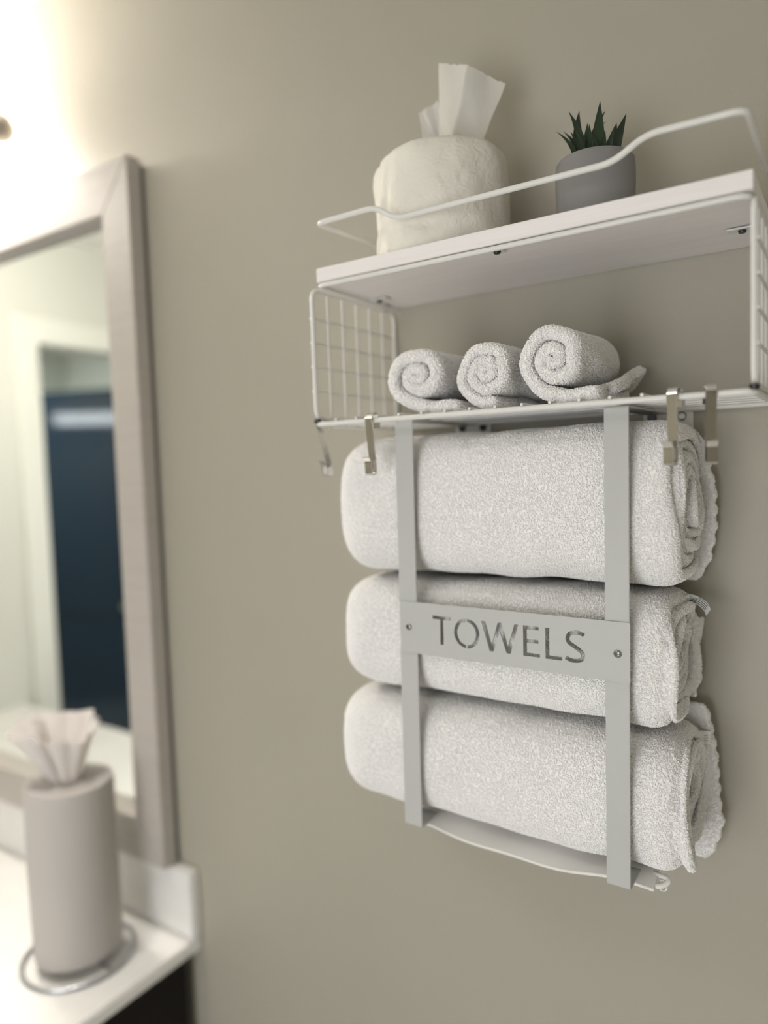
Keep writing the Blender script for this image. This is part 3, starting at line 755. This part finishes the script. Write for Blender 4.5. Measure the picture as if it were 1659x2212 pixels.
# ------------------------------------------------------------------ potted plant
PC = (.2698, -.085)
pp = thing('potted_aloe', 'small grey cement pot with a dark green spiky succulent on the top board', 'plant', (PC[0], PC[1], BZ1))
lathe('pot', [(0, BZ1+.0004), (.0310, BZ1+.0004), (.0325, BZ1+.0015), (.0335, BZ1+.008), (.0352, BZ1+.040), (.0353, BZ1+.056), (.0345, BZ1+.0625), (.0325, BZ1+.0650), (.0305, BZ1+.0645), (.0298, BZ1+.060), (.0290, BZ1+.052), (0, BZ1+.052)],
      (PC[0], PC[1], 0), M_POT, pp, 72)
lathe('soil', [(0, BZ1+.0525), (.0287, BZ1+.0525), (.024, BZ1+.0555), (0, BZ1+.057)], (PC[0], PC[1], 0), M_SOIL, pp, 32)
def leaf(base, tip, wd, bend, dark=False):
    B, T = Vector(base), Vector(tip); d = T-B; L = d.length
    side = d.cross(Vector((.55, -.83, 0))); 
    view = Vector((-.55, .83, 0)); side = d.cross(view).normalized(); nrm = side.cross(d).normalized()
    if nrm.y > 0: nrm = -nrm
    n = 12; vs, fs = [], []
    for i in range(n+1):
        t = i/n; c = B+d*t+side*(bend*math.sin(PI*t)*L)+nrm*(.10*L*math.sin(PI*t*.9))
        wv = wd*1.3*(1-t**1.5)**1.05*(1-.25*(1-t)**3)+.00025; tk = wv*.30
        for q in (side*(-wv/2)+nrm*(.25*tk), nrm*(-tk*.2), side*(wv/2)+nrm*(.25*tk), nrm*(-tk*1.1)): vs.append(c+q)
    for i in range(n):
        for k in range(4): fs.append((4*i+k, 4*i+(k+1) % 4, 4*i+4+(k+1) % 4, 4*i+4+k))
    fs.append((0, 1, 2, 3)); fs.append((4*n+3, 4*n+2, 4*n+1, 4*n))
    mesh('leaf', vs, fs, M_LEAFTIP if dark else M_LEAF, pp, True, 1.0)
zl = BZ1+.054
tips = [((.2379, -.095, .2525), .006, -.10, 0), ((.2375, -.075, .2597), .008, -.08, 0), ((.2543, -.105, .2452), .006, 0, 0), ((.2461, -.085, .2716), .0105, -.04, 0),
        ((.2508, -.070, .2766), .013, .10, 1), ((.2694, -.100, .2492), .008, .02, 0), ((.2763, -.090, .2705), .0135, .03, 0), ((.2753, -.070, .2606), .006, .22, 1),
        ((.2927, -.100, .2426), .007, .04, 0), ((.2980, -.085, .2558), .0115, .03, 0), ((.2765, -.075, .2676), .010, .16, 1), ((.2600, -.108, .2400), .010, 0, 0),
        ((.2850, -.105, .2380), .009, 0, 0), ((.2530, -.090, .2520), .012, -.03, 0), ((.2610, -.078, .2600), .012, .06, 0), ((.2880, -.080, .2520), .011, -.02, 0), ((.2720, -.098, .2420), .011, 0, 0), ((.2640, -.070, .2560), .011, 0, 0), ((.2830, -.070, .2480), .009, 0, 0)]
for i, (tpn, wd, bd_, dk) in enumerate(tips):
    bx_ = PC[0]+(tpn[0]-PC[0])*.42; by_ = PC[1]+(tpn[1]-PC[1])*.5
    leaf((bx_, by_, zl), tpn, wd, bd_, dk)
reparent(pp)

# ------------------------------------------------------------------ paper towel roll on its stand
RC = (-.5400, -.1340)
hd = thing('paper_towel_stand', 'chrome wire ring stand under the paper towel roll on the worktop', 'stand', (RC[0], RC[1], CT))
tube('base_ring', [(RC[0]+.082*math.cos(a), RC[1]+.082*math.sin(a), CT+.0040) for a in np.linspace(0, 2*PI, 64, endpoint=False)], .0036, M_CHROME, hd, 12, True)
tube('base_bar', [(RC[0]-.082, RC[1], CT+.0065), (RC[0]+.082, RC[1], CT+.0065)], .003, M_CHROME, hd, 10)
reparent(hd)
pt = thing('paper_towel_roll', 'tall white paper towel roll with crumpled sheet fanning out of its top, on the worktop', 'paper towel', (RC[0], RC[1], CT))
PZ0r, PZ1r = CT+.0165, -.5140
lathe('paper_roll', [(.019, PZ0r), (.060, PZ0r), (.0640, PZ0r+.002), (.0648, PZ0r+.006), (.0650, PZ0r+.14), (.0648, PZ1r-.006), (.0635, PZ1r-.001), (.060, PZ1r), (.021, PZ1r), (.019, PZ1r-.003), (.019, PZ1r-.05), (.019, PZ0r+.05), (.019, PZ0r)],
      (RC[0], RC[1], 0), M_SHADEDPAPER, pt, 80, disp=lambda a, h, r: .0008*math.sin(3*a+h*18) if r > .05 else 0)
bm_ = []
def fan(a0, a1, n, hmin, hmax, spread, seed, name='crumpled_sheet'):
    r_ = random.Random(seed); g = []
    hs = [r_.uniform(hmin, hmax) for _ in range(n)]
    for i in range(n*4+1):
        t = i/(n*4); a = a0+(a1-a0)*t; f = t*(n-1); k = min(int(f), n-2); hh = hs[k]+(hs[k+1]-hs[k])*(f-k)
        ple = math.sin(i*PI/2+.4)*(.6+.4*math.sin(i*1.7+seed)); row = []
        for j in range(15):
            s = j/14; rr = .009+spread*s**1.15+ple*.0085*s
            row.append((RC[0]-.020*s+rr*math.cos(a), RC[1]+rr*math.sin(a), PZ1r-.03+(hh+.03)*s-.012*max(0, s-.7)*(spread/.05)))
        g.append(row)
    return sheet(name, g, .0003, M_PAPERTHIN, pt, (0, 0, 0))
fan(math.radians(95), math.radians(300), 6, .080, .118, .058, 4)
fan(math.radians(-75), math.radians(95), 5, .060, .100, .048, 9)
fan(math.radians(190), math.radians(290), 3, .080, .105, .022, 13)
reparent(pt)
